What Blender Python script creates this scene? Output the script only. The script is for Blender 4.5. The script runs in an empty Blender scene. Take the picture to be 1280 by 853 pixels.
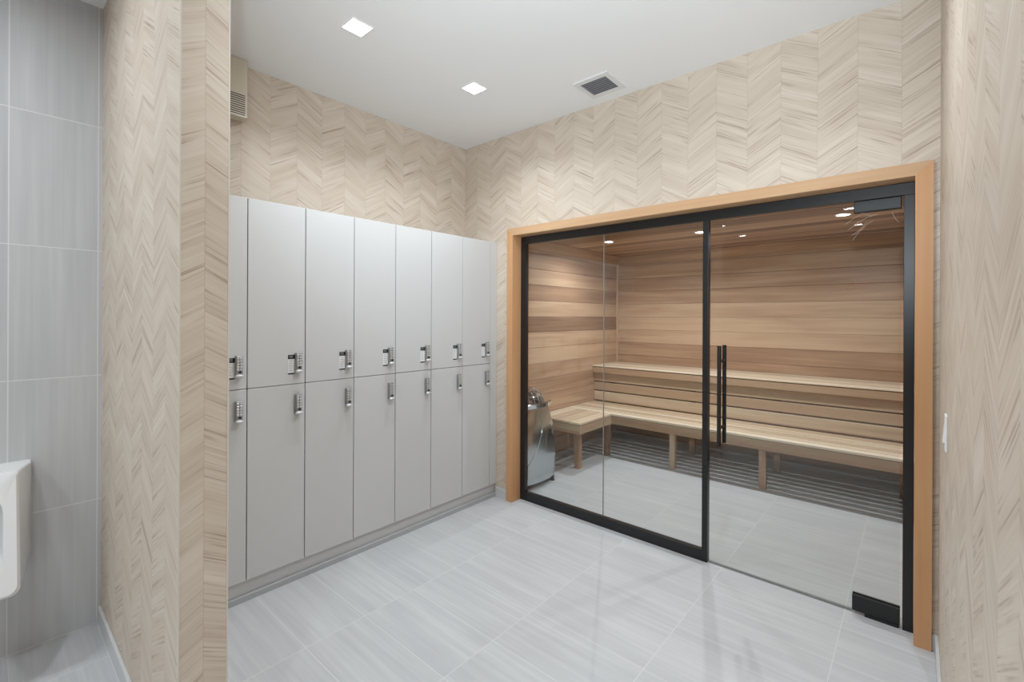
import bpy, bmesh, math, random
from mathutils import Vector, Matrix
random.seed(7)
S = bpy.context.scene
COL = S.collection

# ------------------------------------------------------------------ camera
YAW, ROLL, F, CY = math.radians(-41.13628), math.radians(0.25011), 578.038, 396.243
fw = Vector((math.sin(YAW), math.cos(YAW), 0)); rt0 = Vector((math.cos(YAW), -math.sin(YAW), 0)); up0 = Vector((0, 0, 1))
rt = rt0 * math.cos(ROLL) + up0 * math.sin(ROLL); up = rt.cross(fw)
cam = bpy.data.objects.new('camera', bpy.data.cameras.new('camera')); COL.objects.link(cam)
M = Matrix.Identity(4)
for i, v in enumerate((rt, up, -fw)):
    for j in range(3): M[j][i] = v[j]
M[2][3] = 1.5
cam.matrix_world = M
cam.data.sensor_width = 36; cam.data.lens = F / 1280 * 36
cam.data.shift_y = (CY - 426.5) / 1280
cam.data.clip_start = 0.01
S.camera = cam

# ------------------------------------------------------------------ world, exposure, lamp powers
W = bpy.data.worlds.new('world'); S.world = W; W.use_nodes = True
W.node_tree.nodes['Background'].inputs[0].default_value = (1, 1, 1, 1)
W.node_tree.nodes['Background'].inputs[1].default_value = 0.3
S.view_settings.view_transform = 'Standard'; S.view_settings.look = 'None'
S.view_settings.gamma = 1; S.view_settings.use_curve_mapping = False
S.view_settings.exposure = 0.0
P_ROOM, P_SAUNA, P_SOFT = 9.0, 12.0, 235.0
C_ROOM, C_SAUNA = (0.87, 0.945, 1.0), (0.95, 0.97, 1.0)

# added fill spot beside the camera, no room lamp, brightening the white ceiling
SOFT = bpy.data.lights.new('added_ceiling_fill', 'SPOT'); SOFT.energy = P_SOFT; SOFT.color = (0.82, 0.925, 1.0)
SOFT.spot_size = math.radians(95); SOFT.spot_blend = 1.0; SOFT.shadow_soft_size = 0.04
so = bpy.data.objects.new('added_ceiling_fill', SOFT); COL.objects.link(so); so.location = (0.03, -0.12, 1.9)
so.rotation_euler = (Vector((-1.6, 2.75, 3.1)) - so.location).to_track_quat('-Z', 'Y').to_euler()

# ------------------------------------------------------------------ helpers
class NT:
    def __init__(s, name):
        s.m = bpy.data.materials.new(name); s.m.use_nodes = True
        s.t = s.m.node_tree; s.t.nodes.clear()
        s.out = s.n('ShaderNodeOutputMaterial')
    def n(s, typ, **kw):
        nd = s.t.nodes.new(typ)
        for k, v in kw.items(): setattr(nd, k, v)
        return nd
    def put(s, sock, v):
        if hasattr(v, 'is_output'): s.t.links.new(v, sock)
        else: sock.default_value = v
    def mt(s, op, a, b=0.0, c=0.0):
        nd = s.n('ShaderNodeMath', operation=op)
        s.put(nd.inputs[0], a); s.put(nd.inputs[1], b); s.put(nd.inputs[2], c)
        return nd.outputs[0]
    def pos(s):
        g = s.n('ShaderNodeNewGeometry'); x = s.n('ShaderNodeSeparateXYZ'); s.put(x.inputs[0], g.outputs['Position'])
        return x.outputs[0], x.outputs[1], x.outputs[2]
    def nrm(s):
        g = s.n('ShaderNodeNewGeometry'); x = s.n('ShaderNodeSeparateXYZ'); s.put(x.inputs[0], g.outputs['True Normal'])
        return x.outputs[0], x.outputs[1], x.outputs[2]
    def vec(s, x, y, z):
        c = s.n('ShaderNodeCombineXYZ')
        for i, v in enumerate((x, y, z)): s.put(c.inputs[i], v)
        return c.outputs[0]
    def noise(s, v, detail=3.0, rough=0.55, scale=1.0, dist=0.0):
        nd = s.n('ShaderNodeTexNoise'); s.put(nd.inputs['Vector'], v)
        nd.inputs['Scale'].default_value = scale; nd.inputs['Detail'].default_value = detail
        nd.inputs['Roughness'].default_value = rough; nd.inputs['Distortion'].default_value = dist
        return nd.outputs['Fac']
    def white(s, v):
        nd = s.n('ShaderNodeTexWhiteNoise', noise_dimensions='3D'); s.put(nd.inputs['Vector'], v); return nd.outputs['Value']
    def ramp(s, f, stops):
        nd = s.n('ShaderNodeValToRGB'); s.put(nd.inputs[0], f); e = nd.color_ramp.elements
        while len(e) < len(stops): e.new(0.5)
        for k, (p, c) in zip(e, stops): k.position = p; k.color = (*c, 1)
        return nd.outputs[0]
    def mix(s, f, a, b, mode='MIX'):
        nd = s.n('ShaderNodeMix', data_type='RGBA', blend_type=mode)
        s.put(nd.inputs[0], f)
        for i, v in ((6, a), (7, b)):
            s.put(nd.inputs[i], (*v, 1) if isinstance(v, tuple) and len(v) == 3 else v)
        return nd.outputs[2]
    def bsdf(s, col, rough=0.5, metal=0.0, spec=0.5, bump=None, bstr=0.1, bdist=0.002, coat=0.0):
        b = s.n('ShaderNodeBsdfPrincipled')
        s.put(b.inputs['Base Color'], (*col, 1) if isinstance(col, tuple) and len(col) == 3 else col)
        s.put(b.inputs['Roughness'], rough); s.put(b.inputs['Metallic'], metal)
        s.put(b.inputs['Specular IOR Level'], spec); s.put(b.inputs['Coat Weight'], coat)
        if bump is not None:
            bn = s.n('ShaderNodeBump'); bn.inputs['Strength'].default_value = bstr; bn.inputs['Distance'].default_value = bdist
            s.put(bn.inputs['Height'], bump); s.t.links.new(bn.outputs[0], b.inputs['Normal'])
        s.t.links.new(b.outputs[0], s.out.inputs[0])
        return s.m

def rgb(r, g, b):
    f = lambda c: (c / 255 / 12.92) if c <= 10.3 else ((c / 255 + 0.055) / 1.055) ** 2.4
    return (f(r), f(g), f(b))

def plain(name, col, rough=0.5, metal=0.0, spec=0.5, grain=0.0):
    t = NT(name)
    if grain:
        x, y, z = t.pos()
        f = t.noise(t.vec(x, y, z), 3, 0.6, 60)
        c = t.mix(t.mt('MULTIPLY', f, grain), col, tuple(k * 0.7 for k in col))
        return t.bsdf(c, rough, metal, spec)
    return t.bsdf(col, rough, metal, spec)

def chevron(name, px, py, w=0.1665):
    """woven veneer wallpaper: strips w wide, grain slanting up and down in turn; px / py = position of a peak on walls along x / along y"""
    t = NT(name); x, y, z = t.pos(); nx, ny, nz = t.nrm()
    sel = t.mt('GREATER_THAN', t.mt('ABSOLUTE', nx), 0.5)
    u = t.mt('ADD', t.mt('MULTIPLY', sel, t.mt('SUBTRACT', y, py)), t.mt('MULTIPLY', t.mt('SUBTRACT', 1.0, sel), t.mt('SUBTRACT', x, px)))
    strip = t.mt('FLOOR', t.mt('DIVIDE', u, w))
    pp = t.mt('PINGPONG', u, w)
    h = t.mt('ADD', z, t.mt('MULTIPLY', pp, 0.58))
    sk = t.mt('ADD', t.mt('MULTIPLY', strip, 5.13), t.mt('MULTIPLY', sel, 31.7))
    fine = t.noise(t.vec(t.mt('MULTIPLY', u, 2.2), t.mt('MULTIPLY', h, 125.0), sk), 4, 0.65)
    broad = t.noise(t.vec(t.mt('MULTIPLY', u, 0.9), t.mt('MULTIPLY', h, 14.0), t.mt('ADD', sk, 2.7)), 3, 0.6)
    gate = t.noise(t.vec(t.mt('MULTIPLY', u, 5.0), t.mt('MULTIPLY', h, 22.0), t.mt('ADD', sk, 9.1)), 2, 0.5)
    base = t.ramp(broad, [(0.25, rgb(198, 182, 165)), (0.5, rgb(207, 193, 177)), (0.75, rgb(216, 204, 190))])
    dark = t.mt('MULTIPLY', t.mt('SMOOTH_MIN', 1.0, t.mt('MAXIMUM', 0.0, t.mt('MULTIPLY', t.mt('SUBTRACT', fine, 0.51), 8.0)), 0.1),
                t.mt('MINIMUM', 1.0, t.mt('MAXIMUM', 0.12, t.mt('MULTIPLY', t.mt('SUBTRACT', gate, 0.42), 6.0))))
    c = t.mix(t.mt('MULTIPLY', dark, 0.68), base, rgb(150, 127, 108))
    lite = t.mt('MAXIMUM', 0.0, t.mt('MULTIPLY', t.mt('SUBTRACT', 0.42, fine), 4.0))
    c = t.mix(t.mt('MINIMUM', 0.8, lite), c, rgb(226, 217, 204))
    fr = t.mt('DIVIDE', t.mt('MINIMUM', pp, t.mt('SUBTRACT', w, pp)), 0.0012)
    seam = t.mt('MULTIPLY', t.mt('LESS_THAN', fr, 1.0), 0.22)
    c = t.mix(seam, c, rgb(140, 122, 104))
    return t.bsdf(c, 0.5, 0, 0.35, bump=fine, bstr=0.12, bdist=0.0012)

def gridmask(t, a, o, p, g):
    fr = t.mt('FRACT', t.mt('DIVIDE', t.mt('SUBTRACT', a, o - g / 2), p))
    return t.mt('LESS_THAN', fr, g / p), t.mt('FLOOR', t.mt('DIVIDE', t.mt('SUBTRACT', a, o), p))

def floor_tile(name):
    t = NT(name); x, y, z = t.pos()
    m1, i1 = gridmask(t, x, -2.07, 0.6, 0.004); m2, i2 = gridmask(t, y, 0.965, 0.2967, 0.004)
    g = t.mt('MAXIMUM', m1, m2)
    k = t.white(t.vec(i1, i2, 0.3))
    a = t.noise(t.vec(t.mt('MULTIPLY', x, 1.3), t.mt('MULTIPLY', y, 46.0), t.mt('MULTIPLY', k, 40.0)), 4, 0.65)
    b = t.noise(t.vec(t.mt('MULTIPLY', x, 1.6), t.mt('MULTIPLY', y, 9.0), t.mt('MULTIPLY', k, 30.0)), 2, 0.5)
    f = t.mt('ADD', t.mt('MULTIPLY', a, 0.6), t.mt('MULTIPLY', b, 0.4))
    c = t.ramp(f, [(0.32, rgb(182, 183, 186)), (0.5, rgb(191, 192, 194)), (0.66, rgb(202, 203, 204))])
    c = t.mix(t.mt('MULTIPLY', k, 0.08), c, rgb(180, 181, 184))
    c = t.mix(g, c, rgb(208, 208, 208))
    return t.bsdf(c, t.mt('ADD', 0.42, t.mt('MULTIPLY', g, 0.3)), 0, 0.5, bump=t.mt('SUBTRACT', 1.0, g), bstr=0.25, bdist=0.001)

def wall_tile(name):
    t = NT(name); x, y, z = t.pos()
    m1, i1 = gridmask(t, y, 0.0735, 0.295, 0.004); m2, i2 = gridmask(t, z, 0.003, 0.6025, 0.004)
    g = t.mt('MAXIMUM', m1, m2)
    k = t.white(t.vec(i1, i2, 0.7))
    a = t.noise(t.vec(t.mt('MULTIPLY', z, 1.0), t.mt('MULTIPLY', y, 44.0), t.mt('MULTIPLY', k, 40.0)), 4, 0.6)
    b = t.noise(t.vec(t.mt('MULTIPLY', z, 1.2), t.mt('MULTIPLY', y, 10.0), t.mt('MULTIPLY', k, 30.0)), 2, 0.5)
    f = t.mt('ADD', t.mt('MULTIPLY', a, 0.55), t.mt('MULTIPLY', b, 0.45))
    c = t.ramp(f, [(0.3, rgb(186, 188, 192)), (0.5, rgb(196, 198, 201)), (0.7, rgb(206, 208, 210))])
    c = t.mix(t.mt('MULTIPLY', k, 0.12), c, rgb(168, 170, 175))
    c = t.mix(g, c, rgb(222, 222, 222))
    return t.bsdf(c, 0.35, 0, 0.5, bump=t.mt('SUBTRACT', 1.0, g), bstr=0.2, bdist=0.001)

def wood(name, along, across, pitch, off, cols, tone=0.5, rough=0.42, dens=38.0, seed=0.0, spec=0.4):
    """timber: grain runs along one axis; each board (pitch wide across another axis) has its own tone"""
    t = NT(name); p = dict(zip('xyz', t.pos()))
    third = [c for c in 'xyz' if c not in (along, across)][0]
    idx = t.mt('FLOOR', t.mt('DIVIDE', t.mt('SUBTRACT', p[across], off), pitch))
    k = t.white(t.vec(idx, seed + 0.37, 1.9))
    a = t.noise(t.vec(t.mt('ADD', t.mt('MULTIPLY', p[along], 1.1), t.mt('MULTIPLY', k, 50.0)), t.mt('MULTIPLY', p[across], dens), t.mt('MULTIPLY', p[third], dens)), 4, 0.6, dist=0.4)
    b = t.noise(t.vec(t.mt('ADD', t.mt('MULTIPLY', p[along], 0.8), t.mt('MULTIPLY', k, 70.0)), t.mt('MULTIPLY', p[across], dens * 0.2), t.mt('MULTIPLY', p[third], dens * 0.2)), 2, 0.5, dist=0.6)
    f = t.mt('ADD', t.mt('MULTIPLY', t.mt('SUBTRACT', k, 0.5), tone), t.mt('ADD', t.mt('MULTIPLY', a, 0.4), t.mt('MULTIPLY', b, 0.6)))
    c = t.ramp(f, [(0.2, cols[0]), (0.5, cols[1]), (0.8, cols[2])])
    return t.bsdf(c, rough, 0, spec, bump=a, bstr=0.06, bdist=0.001)

def glass(name, tint=(0.965, 0.98, 0.975)):
    t = NT(name)
    tr = t.n('ShaderNodeBsdfTransparent'); tr.inputs[0].default_value = (*tint, 1)
    gl = t.n('ShaderNodeBsdfGlossy'); gl.inputs['Roughness'].default_value = 0.0; gl.inputs[0].default_value = (1, 1, 1, 1)
    lw = t.n('ShaderNodeLayerWeight'); lw.inputs[0].default_value = 0.5
    f = t.mt('ADD', 0.035, t.mt('MULTIPLY', t.mt('POWER', lw.outputs['Facing'], 5.0), 0.9))
    mx = t.n('ShaderNodeMixShader'); t.put(mx.inputs[0], f)
    t.t.links.new(tr.outputs[0], mx.inputs[1]); t.t.links.new(gl.outputs[0], mx.inputs[2])
    t.t.links.new(mx.outputs[0], t.out.inputs[0]); return t.m

def emit(name, col, st):
    t = NT(name); e = t.n('ShaderNodeEmission'); e.inputs[0].default_value = (*col, 1); e.inputs[1].default_value = st
    t.t.links.new(e.outputs[0], t.out.inputs[0]); return t.m

class MB:
    """collects shapes (world coordinates) and links them as ONE mesh object"""
    def __init__(s): s.bm = bmesh.new()
    def box(s, x0, x1, y0, y1, z0, z1, bev=0.0, seg=2, mi=0):
        g = bmesh.ops.create_cube(s.bm, size=1)
        vs = g['verts']
        for v in vs: v.co = Vector(((x0 + x1) / 2 + v.co.x * (x1 - x0), (y0 + y1) / 2 + v.co.y * (y1 - y0), (z0 + z1) / 2 + v.co.z * (z1 - z0)))
        fs = {f for v in vs for f in v.link_faces}
        if bev:
            es = list({e for v in vs for e in v.link_edges})
            r = bmesh.ops.bevel(s.bm, geom=es, offset=bev, segments=seg, affect='EDGES', profile=0.5)
            fs = set(r['faces']) | {f for f in fs if f.is_valid}
        for f in fs:
            if f.is_valid: f.material_index = mi
        return s
    def prism(s, pts, axis, a, b, mi=0):
        """polygon given in the other two axes (in xyz order), extruded along axis from a to b"""
        def mk(p, t):
            q = list(p); q.insert('xyz'.index(axis), t); return s.bm.verts.new(q)
        A = [mk(p, a) for p in pts]; B = [mk(p, b) for p in pts]; n = len(pts)
        fs = [s.bm.faces.new(A), s.bm.faces.new(B[::-1])]
        for i in range(n): fs.append(s.bm.faces.new((A[i], B[i], B[(i + 1) % n], A[(i + 1) % n])))
        for f in fs: f.material_index = mi
        return s
    def loft(s, rings, cap0=True, cap1=True, mi=0):
        R = [[s.bm.verts.new(p) for p in r] for r in rings]; n = len(R[0])
        for a, b in zip(R, R[1:]):
            for i in range(n): s.bm.faces.new((a[i], a[(i + 1) % n], b[(i + 1) % n], b[i])).material_index = mi
        if cap0: s.bm.faces.new(R[0][::-1]).material_index = mi
        if cap1: s.bm.faces.new(R[-1]).material_index = mi
        return s
    def cyl(s, p, q, r0, r1=None, n=24, mi=0):
        r1 = r0 if r1 is None else r1
        p, q = Vector(p), Vector(q); d = (q - p).normalized()
        a = d.orthogonal().normalized(); b = d.cross(a)
        ring = lambda c, r: [c + (a * math.cos(2 * math.pi * i / n) + b * math.sin(2 * math.pi * i / n)) * r for i in range(n)]
        return s.loft([ring(p, r0), ring(q, r1)], mi=mi)
    def tube(s, pts, r, n=10, mi=0):
        pts = [Vector(p) for p in pts]; rings = []; a = None
        for i, p in enumerate(pts):
            d = (pts[min(i + 1, len(pts) - 1)] - pts[max(i - 1, 0)]).normalized()
            a = d.orthogonal().normalized() if a is None else (a - d * a.dot(d)).normalized()
            b = d.cross(a)
            rings.append([p + (a * math.cos(2 * math.pi * k / n) + b * math.sin(2 * math.pi * k / n)) * r for k in range(n)])
        return s.loft(rings, mi=mi)
    def ball(s, c, rx, ry, rz, sub=2, jit=0.0, mi=0):
        g = bmesh.ops.create_icosphere(s.bm, subdivisions=sub, radius=1)
        for v in g['verts']:
            j = 1 + random.uniform(-jit, jit)
            v.co = Vector((c[0] + v.co.x * rx * j, c[1] + v.co.y * ry * j, c[2] + v.co.z * rz * j))
        for f in {f for v in g['verts'] for f in v.link_faces}: f.material_index = mi
        return s
    def build(s, name, mats, parent=None, smooth=False, angle=40):
        bmesh.ops.recalc_face_normals(s.bm, faces=s.bm.faces[:])
        me = bpy.data.meshes.new(name); s.bm.to_mesh(me); s.bm.free()
        for m in (mats if isinstance(mats, (list, tuple)) else [mats]): me.materials.append(m)
        o = bpy.data.objects.new(name, me); COL.objects.link(o)
        if parent:
            off = Vector((0, 0, 0)); p = parent
            while p: off += p.location; p = p.parent
            me.transform(Matrix.Translation(-off)); o.parent = parent
        else:
            # origin at the base of the mesh
            xs = [v.co.x for v in me.vertices]; ys = [v.co.y for v in me.vertices]; zs = [v.co.z for v in me.vertices]
            c = Vector(((min(xs) + max(xs)) / 2, (min(ys) + max(ys)) / 2, min(zs)))
            me.transform(Matrix.Translation(-c)); o.location = c
        if smooth:
            me.polygons.foreach_set('use_smooth', [True] * len(me.polygons))
            me.set_sharp_from_angle(angle=math.radians(angle))
        return o

def tag(o, label=None, cat=None, group=None, kind=None):
    for k, v in (('label', label), ('category', cat), ('group', group), ('kind', kind)):
        if v: o[k] = v
    return o
def thing(name, loc, label, cat, group=None, kind=None):
    o = bpy.data.objects.new(name, None); o.empty_display_size = 0.1; o.location = loc; COL.objects.link(o)
    return tag(o, label, cat, group, kind)
KIDS = {}
def copy_tree(o, parent=None):
    c = o.copy(); COL.objects.link(c)
    if parent: c.parent = parent
    for ch in list(o.children): copy_tree(ch, c)
    return c
def struct(mb, name, mats, parent=None, label=None, cat=None):
    o = mb.build(name, mats, parent)
    return tag(o, label, cat, None, 'structure') if not parent else o

# ------------------------------------------------------------------ materials
PY = 1.343
paper_left = chevron('wallpaper_left', 0.0, PY, 0.1657)
paper_back = chevron('wallpaper_back', -1.554, 0.0, 0.1668)
paper_part = chevron('wallpaper_partition', -1.80, 0.449, 0.1665)
paper_right = chevron('wallpaper_right', 0.0, 2.70, 0.1665)
tile_floor = floor_tile('floor_tile'); tile_wall = wall_tile('wall_tile')
paint = plain('ceiling_paint', rgb(243, 243, 243), 0.9, 0, 0.2)
skirt = plain('skirting_tile', rgb(206, 207, 208), 0.35, grain=0.25)
skirt_dim = plain('plinth_tile', rgb(176, 178, 180), 0.4, grain=0.3)
laminate = plain('grey_laminate', rgb(204, 204, 204), 0.5, 0, 0.4)
carcass = plain('carcass_grey', rgb(120, 120, 121), 0.7)
lockmetal = plain('satin_zinc', rgb(150, 150, 150), 0.38, 0.55)
keymetal = plain('key_metal', rgb(205, 205, 205), 0.35, 0.3)
chrome = plain('chrome', rgb(225, 226, 228), 0.08, 1.0)
steel = plain('polished_steel', rgb(196, 202, 206), 0.16, 1.0)
black = plain('black_metal', rgb(24, 25, 27), 0.35, 0.0, 0.5)
blackdull = plain('black_plastic', rgb(16, 16, 17), 0.5)
white = plain('white_plastic', rgb(235, 235, 233), 0.35)
porcelain = plain('porcelain', rgb(228, 229, 230), 0.12, 0, 0.6)
inkgrey = plain('print_grey', rgb(150, 150, 150), 0.6)
paperw = plain('sticker_white', rgb(232, 232, 232), 0.55)
grille = plain('grille_grey', rgb(196, 196, 199), 0.45)
darkvoid = plain('duct_dark', rgb(120, 120, 124), 0.8)
cream = plain('cream_enamel', rgb(220, 212, 194), 0.3, 0.0)
stone = plain('heater_stone', rgb(128, 112, 100), 0.8, grain=0.8)
beadm = plain('bead_highlight', rgb(214, 206, 194), 0.45)
silicone = plain('clear_silicone', rgb(150, 142, 132), 0.3)
red = plain('red_enamel', rgb(190, 40, 35), 0.4)
clear = glass('clear_glass', (0.94, 0.965, 0.96))
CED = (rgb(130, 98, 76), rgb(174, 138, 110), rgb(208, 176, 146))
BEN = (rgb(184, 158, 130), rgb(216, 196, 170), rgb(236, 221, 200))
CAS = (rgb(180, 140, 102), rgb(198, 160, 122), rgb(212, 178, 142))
ced_left = wood('cedar_left', 'y', 'z', 0.165, 0.02, CED, 0.5, 0.36, seed=1.0)
ced_back = wood('cedar_back', 'x', 'z', 0.165, 0.02, CED, 0.55, 0.36, seed=11.0)
ced_right = wood('cedar_right', 'y', 'z', 0.165, 0.02, CED, 0.75, 0.36, seed=7.0)
ced_ceil = wood('cedar_ceiling', 'x', 'y', 0.14, 0.03, CED, 0.5, 0.4, seed=3.0)
ced_trim_x = wood('cedar_trim_x', 'x', 'z', 9.0, 0, CED, 0.0, 0.45); ced_trim_y = wood('cedar_trim_y', 'y', 'z', 9.0, 0, CED, 0.0, 0.45)
ced_trim_z = wood('cedar_trim_z', 'z', 'x', 9.0, 0, (CED[1], CED[2], rgb(225, 200, 168)), 0.0, 0.45)
ben_x = wood('bench_x', 'x', 'y', 0.0917, 4.40, BEN, 0.6, 0.5, seed=2.0)
ben_y = wood('bench_y', 'y', 'x', 0.1412, -2.985, BEN, 0.45, 0.5, seed=5.0)
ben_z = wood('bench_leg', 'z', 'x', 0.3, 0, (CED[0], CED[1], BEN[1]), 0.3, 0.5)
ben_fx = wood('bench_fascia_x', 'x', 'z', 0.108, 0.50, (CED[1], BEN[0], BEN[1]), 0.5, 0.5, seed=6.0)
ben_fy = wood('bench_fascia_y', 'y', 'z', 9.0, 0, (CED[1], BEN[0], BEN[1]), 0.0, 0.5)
cas_z = wood('casing_upright', 'z', 'x', 9.0, 0, (rgb(186, 136, 92), rgb(202, 153, 109), rgb(212, 168, 126)), 0.0, 0.5); cas_x = wood('casing_head', 'x', 'z', 9.0, 0, CAS, 0.0, 0.5)

# ------------------------------------------------------------------ main dimensions
XL, XT, XR = -3.035, -2.995, 0.081       # wallpaper wall behind lockers, tiled wall, right wall
YB, YR = 2.835, -4.6                      # sauna wall, rear wall
ZC = 2.995
PX, PY0, PY1 = -1.647, 0.384, 0.515       # partition end, front and back faces
SXL, SXR, SYB, SZC = -2.99, 0.03, 5.54, 2.29   # inside of the sauna
YD = 2.937                                # glass line

# ------------------------------------------------------------------ setting
struct(MB().box(-3.3, 0.4, -4.8, 5.8, -0.12, 0.0), 'floor', tile_floor)
struct(MB().box(-3.3, 0.4, -4.8, 2.99, ZC, ZC + 0.12), 'ceiling', paint)
mb = MB(); mb.box(XL - 0.15, XL, PY1 - 0.05, YB + 0.14, 0, ZC); struct(mb, 'wall_left', paper_left)
mb = MB(); mb.box(XT - 0.19, XT, YR - 0.15, PY0 + 0.02, 0, ZC); struct(mb, 'wall_tiled', tile_wall)
mb = MB(); mb.box(XL - 0.1, PX, PY0, PY1, 0, ZC); struct(mb, 'wall_partition', paper_part)
mb = MB(); mb.box(XR, XR + 0.15, YR - 0.15, YB + 0.14, 0, ZC); struct(mb, 'wall_right', paper_right)
mb = MB()
struct(MB().box(XL - 0.1, -2.5145, YB, 2.975, 0, ZC), 'wall_back_left', paper_back)
struct(MB().box(0.0585, XR + 0.1, YB, 2.975, 0, ZC), 'wall_back_right', paper_back)
struct(MB().box(-2.5145, 0.0585, YB, 2.975, 2.2165, ZC), 'wall_back', paper_back)
struct(MB().box(XT - 0.19, XR + 0.15, YR - 0.15, YR, 0, ZC), 'wall_rear', paper_back)

def board_wall(name, mat, axis, plane, sgn, a0, a1, z0, z1, pitch, th=0.03):
    """horizontal tongue-and-groove boards with bevelled edges"""
    mb = MB(); z = 0.02 - pitch
    while z < z1:
        b0, b1 = max(z, z0), min(z + pitch - 0.0015, z1)
        if b1 - b0 > 0.004:
            e = 0.004
            pts = [(0, b0), (th - e, b0), (th, b0 + e), (th, b1 - e), (th - e, b1), (0, b1)]
            if axis == 'x':   # wall plane x = plane, boards run along y
                A = [(plane + sgn * (p - th), q) for p, q in pts]
                n = len(A); va = [mb.bm.verts.new((p, a0, q)) for p, q in A]; vb = [mb.bm.verts.new((p, a1, q)) for p, q in A]
            else:
                A = [(plane + sgn * (p - th), q) for p, q in pts]
                n = len(A); va = [mb.bm.verts.new((a0, p, q)) for p, q in A]; vb = [mb.bm.verts.new((a1, p, q)) for p, q in A]
            mb.bm.faces.new(va); mb.bm.faces.new(vb[::-1])
            for i in range(n): mb.bm.faces.new((va[i], vb[i], vb[(i + 1) % n], va[(i + 1) % n]))
        z += pitch
    return struct(mb, name, mat)
board_wall('wall_sauna_left', ced_left, 'x', SXL, 1, 2.975, SYB + 0.03, 0, SZC, 0.165)
board_wall('wall_sauna_back', ced_back, 'y', SYB, -1, SXL, SXR, 0, SZC, 0.165)
board_wall('wall_sauna_right', ced_right, 'x', SXR, -1, 2.975, SYB + 0.03, 0, SZC, 0.165)
mb = MB(); y = 2.975; 
while y < SYB:
    y1 = min(y + 0.1385, SYB + 0.03); mb.prism([(y, SZC + 0.03), (y, SZC + 0.004), (y + 0.004, SZC), (y1 - 0.004, SZC), (y1, SZC + 0.004), (y1, SZC + 0.03)], 'x', SXL - 0.03, SXR + 0.03); y += 0.14
struct(mb, 'ceiling_sauna', ced_ceil)
# cove strips and corner strip
struct(MB().prism([(SYB, 2.19), (SYB, SZC), (SYB - 0.11, SZC), (SYB - 0.11, SZC - 0.012), (SYB - 0.014, 2.19)], 'x', SXL, SXR), 'trim_1', ced_trim_x)
struct(MB().prism([(SXL, 2.187), (SXL, SZC), (SXL + 0.09, SZC), (SXL + 0.09, SZC - 0.012), (SXL + 0.014, 2.187)], 'y', 2.975, SYB), 'trim_2', ced_trim_y)
struct(MB().box(SXL, SXL + 0.022, SYB - 0.022, SYB, 0.92, 2.2, 0.003), 'trim_3', ced_trim_z)
# skirting tiles
struct(MB().box(-2.642, -2.5145, 2.823, YB, 0, 0.078, 0.002), 'baseboard_back', skirt)
struct(MB().box(0.0585, XR, 2.823, YB, 0, 0.075, 0.002), 'baseboard_corner', skirt)
struct(MB().box(XR - 0.012, XR, YR, 2.823, 0, 0.075, 0.002), 'baseboard_right', skirt)
mb = MB(); mb.box(XT, PX + 0.012, PY0 - 0.012, PY0, 0, 0.082, 0.002).box(PX, PX + 0.012, PY0, PY1, 0, 0.082, 0.002)
struct(mb, 'baseboard_partition', skirt)
struct(MB().box(PX - 0.003, PX + 0.0015, PY0 - 0.0015, PY0 + 0.003, 0.082, ZC), 'trim_4', beadm)  # pale strips paint the edge highlight along the corner beads
struct(MB().box(PX - 0.003, PX + 0.0015, PY1 - 0.003, PY1 + 0.0015, 0.082, ZC), 'trim_5', beadm)

# sauna front: timber casing
cs = thing('door_casing', (-1.2275, 2.88, 0), 'warm timber casing framing the glazed sauna front', 'door frame')
Y0, Y1 = 2.811, 2.957
xo0, xi0, xi1, xo1, zi, zo = -2.514, -2.453, -0.004, 0.058, 2.156, 2.216
MB().prism([(xo0, 0), (xi0, 0), (xi0, zi), (xo0, zo)], 'y', Y0, Y1).build('upright', cas_z, cs)
MB().prism([(xi1, 0), (xo1, 0), (xo1, zo), (xi1, zi)], 'y', Y0, Y1).build('upright', cas_z, cs)
MB().prism([(xo0, zo), (xi0, zi), (xi1, zi), (xo1, zo)], 'y', Y0, Y1).build('head', cas_x, cs)

# black glazing frame with two fixed panes
GF0, GF1 = 2.917, 2.957
w1 = thing('window_1', (-1.71, YD, 0), 'black framed fixed glazing of two clear panes beside the sauna door', 'glazing', kind='structure')
mb = MB(); b = 0.0015
mb.box(xi0 + 0.001, xi1 - 0.001, GF0, GF1, 2.095, 2.153, b).box(xi0 + 0.001, -2.403, GF0, GF1, 0.0, 2.095, b)
mb.box(-2.403, -0.99, GF0, GF1, 0.0, 0.068, b).box(-0.99, -0.957, GF0, GF1, 0.0, 2.095, b).box(-0.045, xi1 - 0.001, GF0, GF1, 0.0, 2.095, b)
mb.build('frame', black, w1)
MB().box(-2.404, -1.6898, YD - 0.006, YD + 0.006, 0.067, 2.096).build('pane', clear, w1)
MB().box(-1.6872, -0.989, YD - 0.006, YD + 0.006, 0.067, 2.096).build('pane', clear, w1)
MB().box(-1.6898, -1.6872, YD - 0.006, YD + 0.006, 0.067, 2.096).build('joint', silicone, w1)
# frameless glass door
d1 = thing('door_1', (-0.5, YD, 0), 'frameless clear glass sauna door with long black bar handle', 'door', kind='structure')
MB().box(-0.950, -0.056, YD - 0.006, YD + 0.006, 0.012, 2.088, 0.001, 1).build('pane', clear, d1)
MB().box(-0.949, -0.242, YD - 0.005, YD + 0.005, 0.004, 0.0118).build('gap_shadow_strip', plain('gap_shadow_grey', rgb(140, 142, 142), 0.4), d1)  # strip added to colour in the gap shadow and glass edge below the door
for z0, z1, nm in ((0.014, 0.096, 0), (2.036, 2.093, 1)):
    mb = MB(); mb.box(-0.241, -0.054, YD - 0.019, YD - 0.007, z0, z1, 0.003).box(-0.241, -0.054, YD + 0.007, YD + 0.019, z0, z1, 0.003)
    if nm == 0: mb.box(-0.19, -0.058, YD - 0.021, YD + 0.021, 0.0, 0.014, 0.003)
    mb.build('hinge', black, d1)
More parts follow.
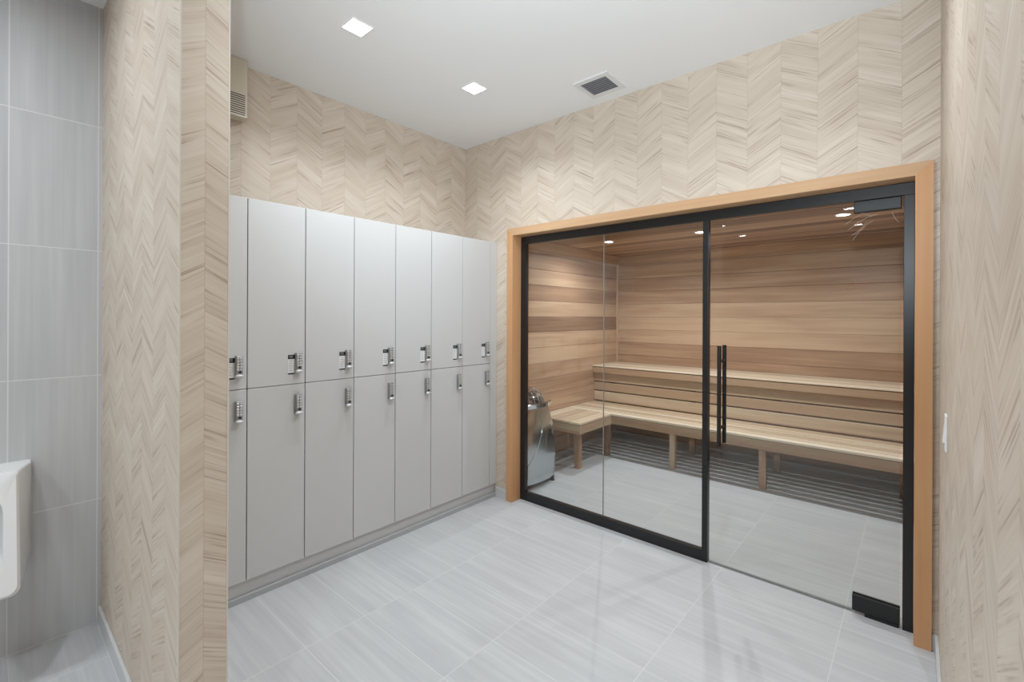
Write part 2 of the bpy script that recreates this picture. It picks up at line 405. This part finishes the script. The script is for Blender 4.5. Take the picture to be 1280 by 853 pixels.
for yy in (YD - 0.05, YD + 0.05):
    mb = MB(); mb.cyl((-0.8815, yy, 0.735), (-0.8815, yy, 1.333), 0.0115)
    for zz in (0.84, 1.24): mb.cyl((-0.8815, yy, zz), (-0.8815, YD + (0.006 if yy > YD else -0.006), zz), 0.008)
    mb.build('handle', black, d1, True)

mb = MB()  # thin curves on the smears, their pale colour paints the lamp glare
for x0, z0, x1, z1, sag in ((-0.262, 1.955, -0.145, 2.02, 0.012), (-0.25, 1.925, -0.19, 1.985, -0.008), (-0.245, 1.90, -0.165, 1.99, 0.01), (-0.275, 1.985, -0.205, 2.03, 0.004), (-0.21, 2.035, -0.17, 2.01, 0.004), (-0.09, 2.02, -0.065, 1.97, -0.006)):
    mb.tube([(x0 + (x1 - x0) * f, YD - 0.0063, z0 + (z1 - z0) * f + sag * math.sin(math.pi * f)) for f in [i / 8 for i in range(9)]], 0.0007, 6)
sm = mb.build('glare_scuffs', plain('scuff_glare', rgb(205, 190, 176), 0.6), d1); sm['label'] = 'scuff marks with painted pale lamp glare on the glass'

# ------------------------------------------------------------------ lockers
LX, LP, LS = -2.645, 0.3063, 0.609        # front plane, pitch along the wall, first seam
ZB, ZM, ZT = 0.107, 1.115, 2.12
def make_locker(upper):
    z0, z1 = (ZM + 0.001, ZT) if upper else (ZB, ZM - 0.001)
    t = thing('locker', (-2.84, LS + LP / 2, z0), '-', 'locker', 'upper row of lockers' if upper else 'lower row of lockers')
    y0, y1 = LS, LS + LP
    MB().box(XL + 0.002, LX - 0.021, y0 + 0.001, y1 - 0.001, z0, z1).build('body', carcass, t)
    g = 0.0024
    MB().box(LX - 0.019, LX, y0 + g, y1 - g, z0 + (0.001 if upper else 0.0005), z1 - 0.001, 0.001, 1).build('door', laminate, t)
    yc = y0 + 0.2615; zl0, zl1 = (1.176, 1.293) if upper else (0.941, 1.059)
    # lock case: rounded bar, thinner at its left edge
    mb = MB(); mb.box(LX, LX + 0.026, yc - 0.017, yc + 0.017, zl0 + 0.004, zl1, 0.006, 3)
    lk = mb.build('combination_lock', lockmetal, t, True)
    mb = MB()
    for r in range(5):
        for c in (-1, 1):
            zz = zl1 - 0.014 - r * 0.0145; mb.box(LX + 0.0255, LX + 0.0285, yc + c * 0.0072 - 0.0052, yc + c * 0.0072 + 0.0052, zz - 0.0052, zz + 0.0052, 0.0012, 1)
    mb.build('keypad', keymetal, lk)
    MB().cyl((LX + 0.0255, yc + 0.002, zl0 + 0.032), (LX + 0.0275, yc + 0.002, zl0 + 0.032), 0.0062, n=20).build('keyhole', blackdull, lk)
    mb = MB(); mb.ball((LX + 0.03, yc - 0.002, zl0 + 0.012), 0.014, 0.021, 0.0105, 3); mb.cyl((LX + 0.02, yc, zl0 + 0.012), (LX + 0.03, yc, zl0 + 0.012), 0.010)
    mb.build('knob', keymetal, lk, True)
    if upper:
        mb = MB(); ya, yb = y0 + 0.209, y0 + 0.247
        mb.box(LX, LX + 0.0006, ya, yb, 1.171, 1.281, mi=0)
        mb.box(LX + 0.0004, LX + 0.001, ya, yb, 1.257, 1.281, mi=1).box(LX + 0.0004, LX + 0.001, ya, yb, 1.171, 1.1785, mi=1)
        for zz in (1.274, 1.266): mb.box(LX + 0.0008, LX + 0.0013, ya + 0.006, yb - 0.010, zz - 0.0016, zz + 0.0016, mi=2)
        for k in range(5): mb.box(LX + 0.0004, LX + 0.001, ya + 0.006, ya + 0.022, 1.246 - k * 0.0135, 1.2485 - k * 0.0135, mi=2)
        s = mb.build('instruction_sticker', [paperw, blackdull, inkgrey], t); s['label'] = 'white sticker with black bands beside the keypad'
    return t
ORD = ['leftmost, partly hidden by the wallpapered partition', 'second from the wallpapered partition', 'third from the wallpapered partition', 'the middle one of its row',
       'third from the sauna wall', 'second from the sauna wall', 'last in its row, nearest the sauna wall']
for upper in (True, False):
    first = make_locker(upper)
    for k in range(7):
        o = first if k == 0 else copy_tree(first)
        o.location.y = LS + LP / 2 + k * LP
        o['label'] = ('upper grey locker with keypad lock and sticker, ' if upper else 'lower grey locker with keypad lock, ') + ORD[k]
ye = LS + 7 * LP
tag(MB().box(XL + 0.002, LX, ye + 0.002, YB - 0.001, ZB, ZT, 0.001, 1).build('filler_panel', laminate), 'narrow grey filler panel between last lockers and sauna wall', 'panel')
tag(MB().box(XL + 0.002, LX, PY1 + 0.002, LS - 0.002, ZB, ZT, 0.001, 1).build('filler_panel', laminate), 'grey filler panel between first lockers and wallpapered partition', 'panel')
pl = thing('locker_plinth', (-2.7, 1.67, 0), 'grey recessed kick board with tile strip under the lockers', 'plinth')
MB().box(XL + 0.002, -2.667, PY1 + 0.002, YB - 0.001, 0, ZB - 0.001).build('kick_board', laminate, pl)
MB().box(-2.6665, -2.642, PY1 + 0.002, YB - 0.001, 0, 0.03, 0.0015).build('tile_strip', skirt_dim, pl)

# ------------------------------------------------------------------ ceiling things
def make_downlight(x, y, z, label, group, size, power, col, rnd=False, spread=140):
    t = thing('downlight', (x, y, z), label, 'ceiling light', group)
    h = size / 2
    if rnd:
        mb = MB(); R = lambda r, zz: [(x + r * math.cos(a * math.pi / 16), y + r * math.sin(a * math.pi / 16), zz) for a in range(32)]
        mb.loft([R(h + 0.014, z), R(h + 0.013, z - 0.005), R(h + 0.002, z - 0.006), R(h, z - 0.001)], False, False)
        mb.build('trim_ring', white, t, True)
        MB().loft([R(h, z - 0.0005), R(h, z - 0.003)]).build('lens', lens_s, t)
    else:
        mb = MB(); R = lambda r, zz: [(x - r, y - r, zz), (x + r, y - r, zz), (x + r, y + r, zz), (x - r, y + r, zz)]
        mb.loft([R(h + 0.007, z), R(h + 0.006, z - 0.004), R(h, z - 0.004), R(h - 0.001, z - 0.001)], False, False)
        mb.build('trim_ring', white, t)
        MB().loft([R(h, z - 0.0005), R(h, z - 0.003)]).build('lens', lens_r, t)
    L = bpy.data.lights.new('lamp', 'AREA'); L.shape = 'DISK' if rnd else 'SQUARE'; L.size = 0.028 if rnd else size * 0.96; L.energy = power; L.color = col; L.spread = math.radians(spread if not rnd else 160)
    lo = bpy.data.objects.new('lamp', L); COL.objects.link(lo); lo.parent = t; lo.location = (0, 0, -0.006)
    return t
lens_r = emit('lens_room', (1, 0.98, 0.96), 22.0); lens_s = emit('lens_sauna', (1, 0.97, 0.94), 14.0)
room = [(-2.18, 2.11, 'square recessed downlight nearest the corner above the lockers'), (-2.18, 1.27, 'square recessed downlight nearer the camera above the lockers')]
rear = [(-2.18, -0.41), (-2.3, -1.25), (-2.38, -2.02), (-2.38, -3.23), (-0.55, 1.65), (-0.7, -0.41), (-0.69, -1.88), (-0.7, -3.3)]
for x, y, lb in room: make_downlight(x, y, ZC, lb, 'square ceiling downlights', 0.108, P_ROOM, C_ROOM)
for x, y in rear: make_downlight(x, y, ZC, 'square recessed downlight further back in the ceiling, behind the camera', 'downlights behind the camera', 0.108, P_ROOM * (1.6 if (x, y) == (-2.18, -0.41) else 1.25 if y > 1 else 1.0), C_ROOM, spread=175 if (x, y) == (-2.18, -0.41) else 140)
for x, y, lb in ((-2.42, 4.30, 'round sauna ceiling light at the left, near the corner'), (-1.50, 4.35, 'round sauna ceiling light seen left of the black mullion'), (-0.42, 4.30, 'round sauna ceiling light at the right, near the top door hinge')):
    make_downlight(x, y, SZC, lb, 'round sauna ceiling lights', 0.085, P_SAUNA, C_SAUNA, True)
# air vent in the ceiling
v = thing('ceiling_vent', (-1.535, 2.607, ZC), 'square white ceiling vent with grey louvres above the sauna', 'vent')
vx0, vx1, vy0, vy1 = -1.66, -1.412, 2.482, 2.732; ix0, ix1, iy0, iy1 = -1.632, -1.448, 2.522, 2.698
mb = MB()
for a in ((vx0, vx1, vy0, iy0), (vx0, vx1, iy1, vy1), (vx0, ix0, iy0, iy1), (ix1, vx1, iy0, iy1)): mb.box(a[0], a[1], a[2], a[3], ZC - 0.008, ZC + 0.001)
mb.build('frame', plain('vent_white', rgb(228, 228, 228), 0.4), v)
MB().box(ix0 + 0.0005, ix1 - 0.0005, iy0 + 0.0005, iy1 - 0.0005, ZC - 0.0015, ZC - 0.0005).build('duct', darkvoid, v)
mb = MB()
for k in range(8):
    y = iy0 + 0.012 + k * 0.0217
    mb.prism([(y, ZC - 0.0085), (y + 0.012, ZC - 0.002), (y + 0.0135, ZC - 0.003), (y + 0.0015, ZC - 0.0095)], 'x', ix0 + 0.001, ix1 - 0.001)
mb.build('louvres', grille, v)
# wall vent box above the lockers
b = thing('wall_vent', (-2.99, 0.87, 2.655), 'cream metal vent box with dark slots up at the ceiling over the lockers', 'vent')
bx, by0, by1, bz0 = -2.955, 0.70, 1.019, 2.655
mb = MB(); mb.box(XL + 0.001, bx, by0, by1, bz0, ZC - 0.001, 0.004, 2); mb.build('casing', cream, b)
mb = MB()
for k in range(10): mb.box(bx - 0.001, bx + 0.0012, by0 + 0.03, by1 - 0.014, bz0 + 0.012 + k * 0.0125, bz0 + 0.0165 + k * 0.0125)
mb.build('slots', blackdull, b)

# ------------------------------------------------------------------ light switch on the right wall
s = thing('light_switch', (XR, 2.135, 1.05), 'white light switch on the right wall beside the sauna casing', 'switch')
MB().box(XR - 0.0065, XR, 2.10, 2.172, 1.056, 1.176, 0.002).build('plate', white, s)
MB().prism([(XR - 0.006, 1.083), (XR - 0.013, 1.085), (XR - 0.007, 1.149), (XR - 0.006, 1.149)], 'y', 2.119, 2.153).build('rocker', white, s)

# ------------------------------------------------------------------ urinal
u = thing('urinal', (XT, -0.035, 0.3), 'white porcelain urinal on the grey tiled wall', 'urinal')
yc = -0.035
def ring(x, hw, z0, z1, rb, rtp=0.012, n=6):
    pts = []
    for cx, cz, r, a0 in ((hw - rb, z0 + rb, rb, -90), (hw - rtp, z1 - rtp, rtp, 0), (-hw + rtp, z1 - rtp, rtp, 90), (-hw + rb, z0 + rb, rb, 180)):
        for i in range(n + 1):
            a = math.radians(a0 + 90 * i / n); pts.append((x, yc + cx + r * math.cos(a), cz + r * math.sin(a)))
    return pts
# outer shell: back section on the wall, front section leaning forward towards the lip
def lean(p, xt, xb, zt, zb):
    f = (p[2] - zb) / (zt - zb); return (xb + (xt - xb) * f, p[1], p[2])
r0 = ring(XT, 0.181, 0.345, 0.851, 0.10, 0.008)
r1 = [(p[0], p[1], p[2]) for p in ring(XT + 0.05, 0.179, 0.345, 0.851, 0.10, 0.008)]
r2 = [lean(p, -2.826, -2.665, 0.847, 0.40) for p in ring(0, 0.137, 0.395, 0.849, 0.03, 0.012)]
r3 = [lean(p, -2.818, -2.655, 0.845, 0.40) for p in ring(0, 0.128, 0.405, 0.840, 0.03, 0.012)]
r4 = [lean(p, -2.820, -2.657, 0.845, 0.40) for p in ring(0, 0.092, 0.455, 0.790, 0.09, 0.09)]
r5 = [lean(p, -2.84, -2.69, 0.845, 0.40) for p in ring(0, 0.087, 0.465, 0.78, 0.09, 0.09)]
r6 = [lean(p, -2.93, -2.80, 0.845, 0.40) for p in ring(0, 0.078, 0.49, 0.76, 0.08, 0.08)]
r7 = [lean(p, -2.965, -2.90, 0.845, 0.40) for p in ring(0, 0.05, 0.53, 0.72, 0.05, 0.05)]
MB().loft([r0, r1, r2, r3, r4, r5, r6, r7]).build('bowl', porcelain, u, True, 35)
MB().prism([(XT + 0.001, yc + 0.062), (-2.825, yc + 0.062), (-2.825, yc - 0.062), (XT + 0.001, yc - 0.062)], 'z', 0.8495, 0.8525).build('top_cover', porcelain, u)

# ------------------------------------------------------------------ sauna benches
ZL = 0.475
lb = thing('lower_bench', (-1.5, 4.6, 0), 'lower L-shaped timber sauna bench with slatted seat on square legs', 'bench')
mb = MB()
for k in range(6):
    y0 = 4.40 + k * 0.0917; mb.box(SXL + 0.003, SXR - 0.003, y0, y0 + (0.077 if k < 5 else 0.105), ZL - 0.022, ZL, 0.003)
mb.build('seat', ben_x, lb)
mb = MB()
for k in range(4):
    x0 = -2.985 + k * 0.1412; mb.box(x0, x0 + 0.1315, 3.785, 4.390, ZL - 0.022, ZL, 0.003)
mb.build('return_seat', ben_y, lb)
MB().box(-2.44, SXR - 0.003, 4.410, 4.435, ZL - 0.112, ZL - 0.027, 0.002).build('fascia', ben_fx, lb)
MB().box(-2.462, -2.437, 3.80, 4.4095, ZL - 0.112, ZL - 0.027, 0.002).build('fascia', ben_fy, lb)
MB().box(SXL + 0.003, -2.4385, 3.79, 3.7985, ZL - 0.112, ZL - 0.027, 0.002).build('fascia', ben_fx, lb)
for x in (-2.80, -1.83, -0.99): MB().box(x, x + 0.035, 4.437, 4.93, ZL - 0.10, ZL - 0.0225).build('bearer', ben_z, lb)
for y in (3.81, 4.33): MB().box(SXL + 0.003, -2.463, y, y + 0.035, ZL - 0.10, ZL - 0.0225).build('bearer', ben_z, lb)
for x, y in ((-2.55, 3.865), (-2.558, 4.452), (-1.842, 4.49), (-1.037, 4.49), (-0.03, 4.49)):
    MB().box(x, x + 0.055, y, y + 0.055, 0, ZL - 0.101 if y < 4 else ZL - 0.101, 0.002).build('leg', ben_z, lb)
ZU = 0.913
ub = thing('upper_bench', (-1.5, 5.2, 0), 'upper timber sauna bench along the back wall with slatted seat', 'bench')
mb = MB()
for k in range(6):
    y0 = 4.925 + k * 0.1015; mb.box(SXL + 0.003, SXR - 0.003, y0, y0 + 0.0895, ZU - 0.014, ZU, 0.003)
mb.build('seat', wood('bench_upper', 'x', 'y', 0.1015, 4.925, BEN, 0.35, 0.5, seed=8.0), ub)
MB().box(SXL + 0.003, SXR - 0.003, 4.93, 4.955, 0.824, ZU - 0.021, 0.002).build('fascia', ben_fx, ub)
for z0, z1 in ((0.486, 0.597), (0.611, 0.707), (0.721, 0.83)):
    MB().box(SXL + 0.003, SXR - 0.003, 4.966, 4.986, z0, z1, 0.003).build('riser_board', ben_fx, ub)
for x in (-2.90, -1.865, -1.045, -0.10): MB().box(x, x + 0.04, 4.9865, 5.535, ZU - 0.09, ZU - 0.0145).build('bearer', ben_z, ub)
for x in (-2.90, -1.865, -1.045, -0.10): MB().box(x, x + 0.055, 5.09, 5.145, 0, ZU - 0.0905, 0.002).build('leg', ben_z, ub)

# ------------------------------------------------------------------ sauna heater
h = thing('sauna_heater', (-2.73, 3.23, 0), 'polished steel sauna heater with domed wire guard of stones', 'heater')
hx0, hx1, hy0, hy1 = -2.965, -2.472, 3.0, 3.512
def hring(z, ins, bow=0.03, n=10):
    """plan outline: flat back, bowed front and rounded corners"""
    x0, x1, y0, y1 = hx0, hx1 - ins, hy0 + ins, hy1 - ins; r = 0.05; pts = []
    for i in range(n + 1):
        f = i / n; y = y0 + r + (y1 - y0 - 2 * r) * f; pts.append((x1 - bow + bow * (1 - (2 * f - 1) ** 2), y, z))
    for i in range(1, 5):
        a = math.radians(90 * i / 5); pts.append((x1 - bow - r * 0.8 * (1 - math.cos(a)), y1 - r + r * math.sin(a), z))
    pts += [(x1 - bow - r, y1, z), (x0 + 0.16, y1 - 0.05, z), (x0 + 0.02, y1 - 0.17, z), (x0, y1 - 0.2, z), (x0, y0 + 0.2, z), (x0 + 0.02, y0 + 0.17, z), (x0 + 0.16, y0 + 0.05, z), (x1 - bow - r, y0, z)]
    for i in range(1, 5):
        a = math.radians(90 - 90 * i / 5); pts.append((x1 - bow - r * 0.8 * (1 - math.cos(a)), y0 + r - r * math.sin(a), z))
    return pts
MB().loft([hring(0.045, 0.012), hring(0.05, 0.003), hring(0.27, 0.0), hring(0.5, 0.014), hring(0.685, 0.05), hring(0.69, 0.055)]).build('body', steel, h, True, 30)
mb = MB(); pts = []
for i in range(13):
    f = i / 12; pts.append((hx1 + 0.004 - 0.03 * (2 * f - 1) ** 2 * 0.9, 0, 0))
A, B = [], []
# bowed front shield with a curved left-hand edge
for i in range(15):
    z = 0.10 + 0.56 * i / 14; s_ = max(0.0, (0.54 - z) / 0.2); yl = max(3.07, 3.262 - 0.085 * s_ ** 1.7)
    ins = 0 if z < 0.27 else 0.014 * (z - 0.27) / 0.23 if z < 0.5 else 0.014 + 0.036 * (z - 0.5) / 0.185
    row = []
    for j in range(9):
        y = yl + (3.468 - ins - yl) * j / 8; f = (y - (hy0 + ins + 0.05)) / (hy1 - hy0 - 2 * ins - 0.1)
        row.append((hx1 - ins - 0.03 + 0.03 * (1 - (2 * f - 1) ** 2), y, z))
    A.append(row)
V = [[mb.bm.verts.new((p[0] + 0.004, p[1], p[2])) for p in r] for r in A]; U = [[mb.bm.verts.new((p[0] - 0.002, p[1], p[2])) for p in r] for r in A]
for i in range(14):
    for j in range(8):
        mb.bm.faces.new((V[i][j], V[i][j + 1], V[i + 1][j + 1], V[i + 1][j])); mb.bm.faces.new((U[i][j], U[i + 1][j], U[i + 1][j + 1], U[i][j + 1]))
    mb.bm.faces.new((V[i][0], V[i + 1][0], U[i + 1][0], U[i][0])); mb.bm.faces.new((V[i][8], U[i][8], U[i + 1][8], V[i + 1][8]))
for j in range(8):
    mb.bm.faces.new((V[0][j], U[0][j], U[0][j + 1], V[0][j + 1])); mb.bm.faces.new((V[14][j], V[14][j + 1], U[14][j + 1], U[14][j]))
mb.build('front_shield', steel, h, True, 30)
MB().loft([hring(0.69, 0.052), hring(0.695, 0.03), hring(0.728, 0.026), hring(0.735, 0.034)]).build('rim', chrome, h, True, 30)
cx, cy = -2.725, 3.252
mb = MB()
for k in range(70):
    a = random.uniform(0, 6.283); r = math.sqrt(random.random()); zz = 0.742 + 0.085 * (1 - r * r) * random.uniform(0.4, 1)
    mb.ball((cx + 0.17 * r * math.cos(a), cy + 0.19 * r * math.sin(a), zz), random.uniform(.022, .036), random.uniform(.022, .036), random.uniform(.016, .026), 1, 0.16)
tag(mb.build('stones', stone, h), kind='stuff')
mb = MB()
for k in range(12):
    a = math.pi * k / 12; p = []
    for i in range(15):
        q = -1 + 2 * i / 14; p.append((cx + 0.215 * math.cos(a) * q, cy + 0.215 * math.sin(a) * q, 0.734 + 0.128 * math.sqrt(max(0, 1 - q * q))))
    mb.tube(p, 0.0035, 8)
for zr, rr in ((0.79, 0.895), (0.835, 0.61)):
    mb.tube([(cx + 0.215 * rr * math.cos(t * math.pi / 16), cy + 0.215 * rr * math.sin(t * math.pi / 16), zr) for t in range(33)], 0.0035, 8)
mb.build('wire_guard', chrome, h, True, 60)
for x, y in ((-2.515, 3.455), (-2.53, 3.05), (-2.86, 3.38), (-2.86, 3.13)):
    MB().cyl((x, y, 0), (x, y, 0.046), 0.02, 0.016).build('foot', black, h, True)
MB().box(hx0 + 0.10, hx1 - 0.08, hy0 + 0.10, hy1 - 0.11, 0.012, 0.046).build('base_tray', black, h)

# ------------------------------------------------------------------ red alarm on the rear wall, mirrored in the glass
a = thing('fire_alarm', (-0.9, YR, 2.03), 'red fire alarm mirrored in the glass door', 'alarm')
MB().box(-0.955, -0.845, YR, YR + 0.04, 2.03, 2.15, 0.006).build('housing', red, a)
MB().box(-0.93, -0.87, YR + 0.0405, YR + 0.055, 2.05, 2.09, 0.006).build('strobe', white, a)
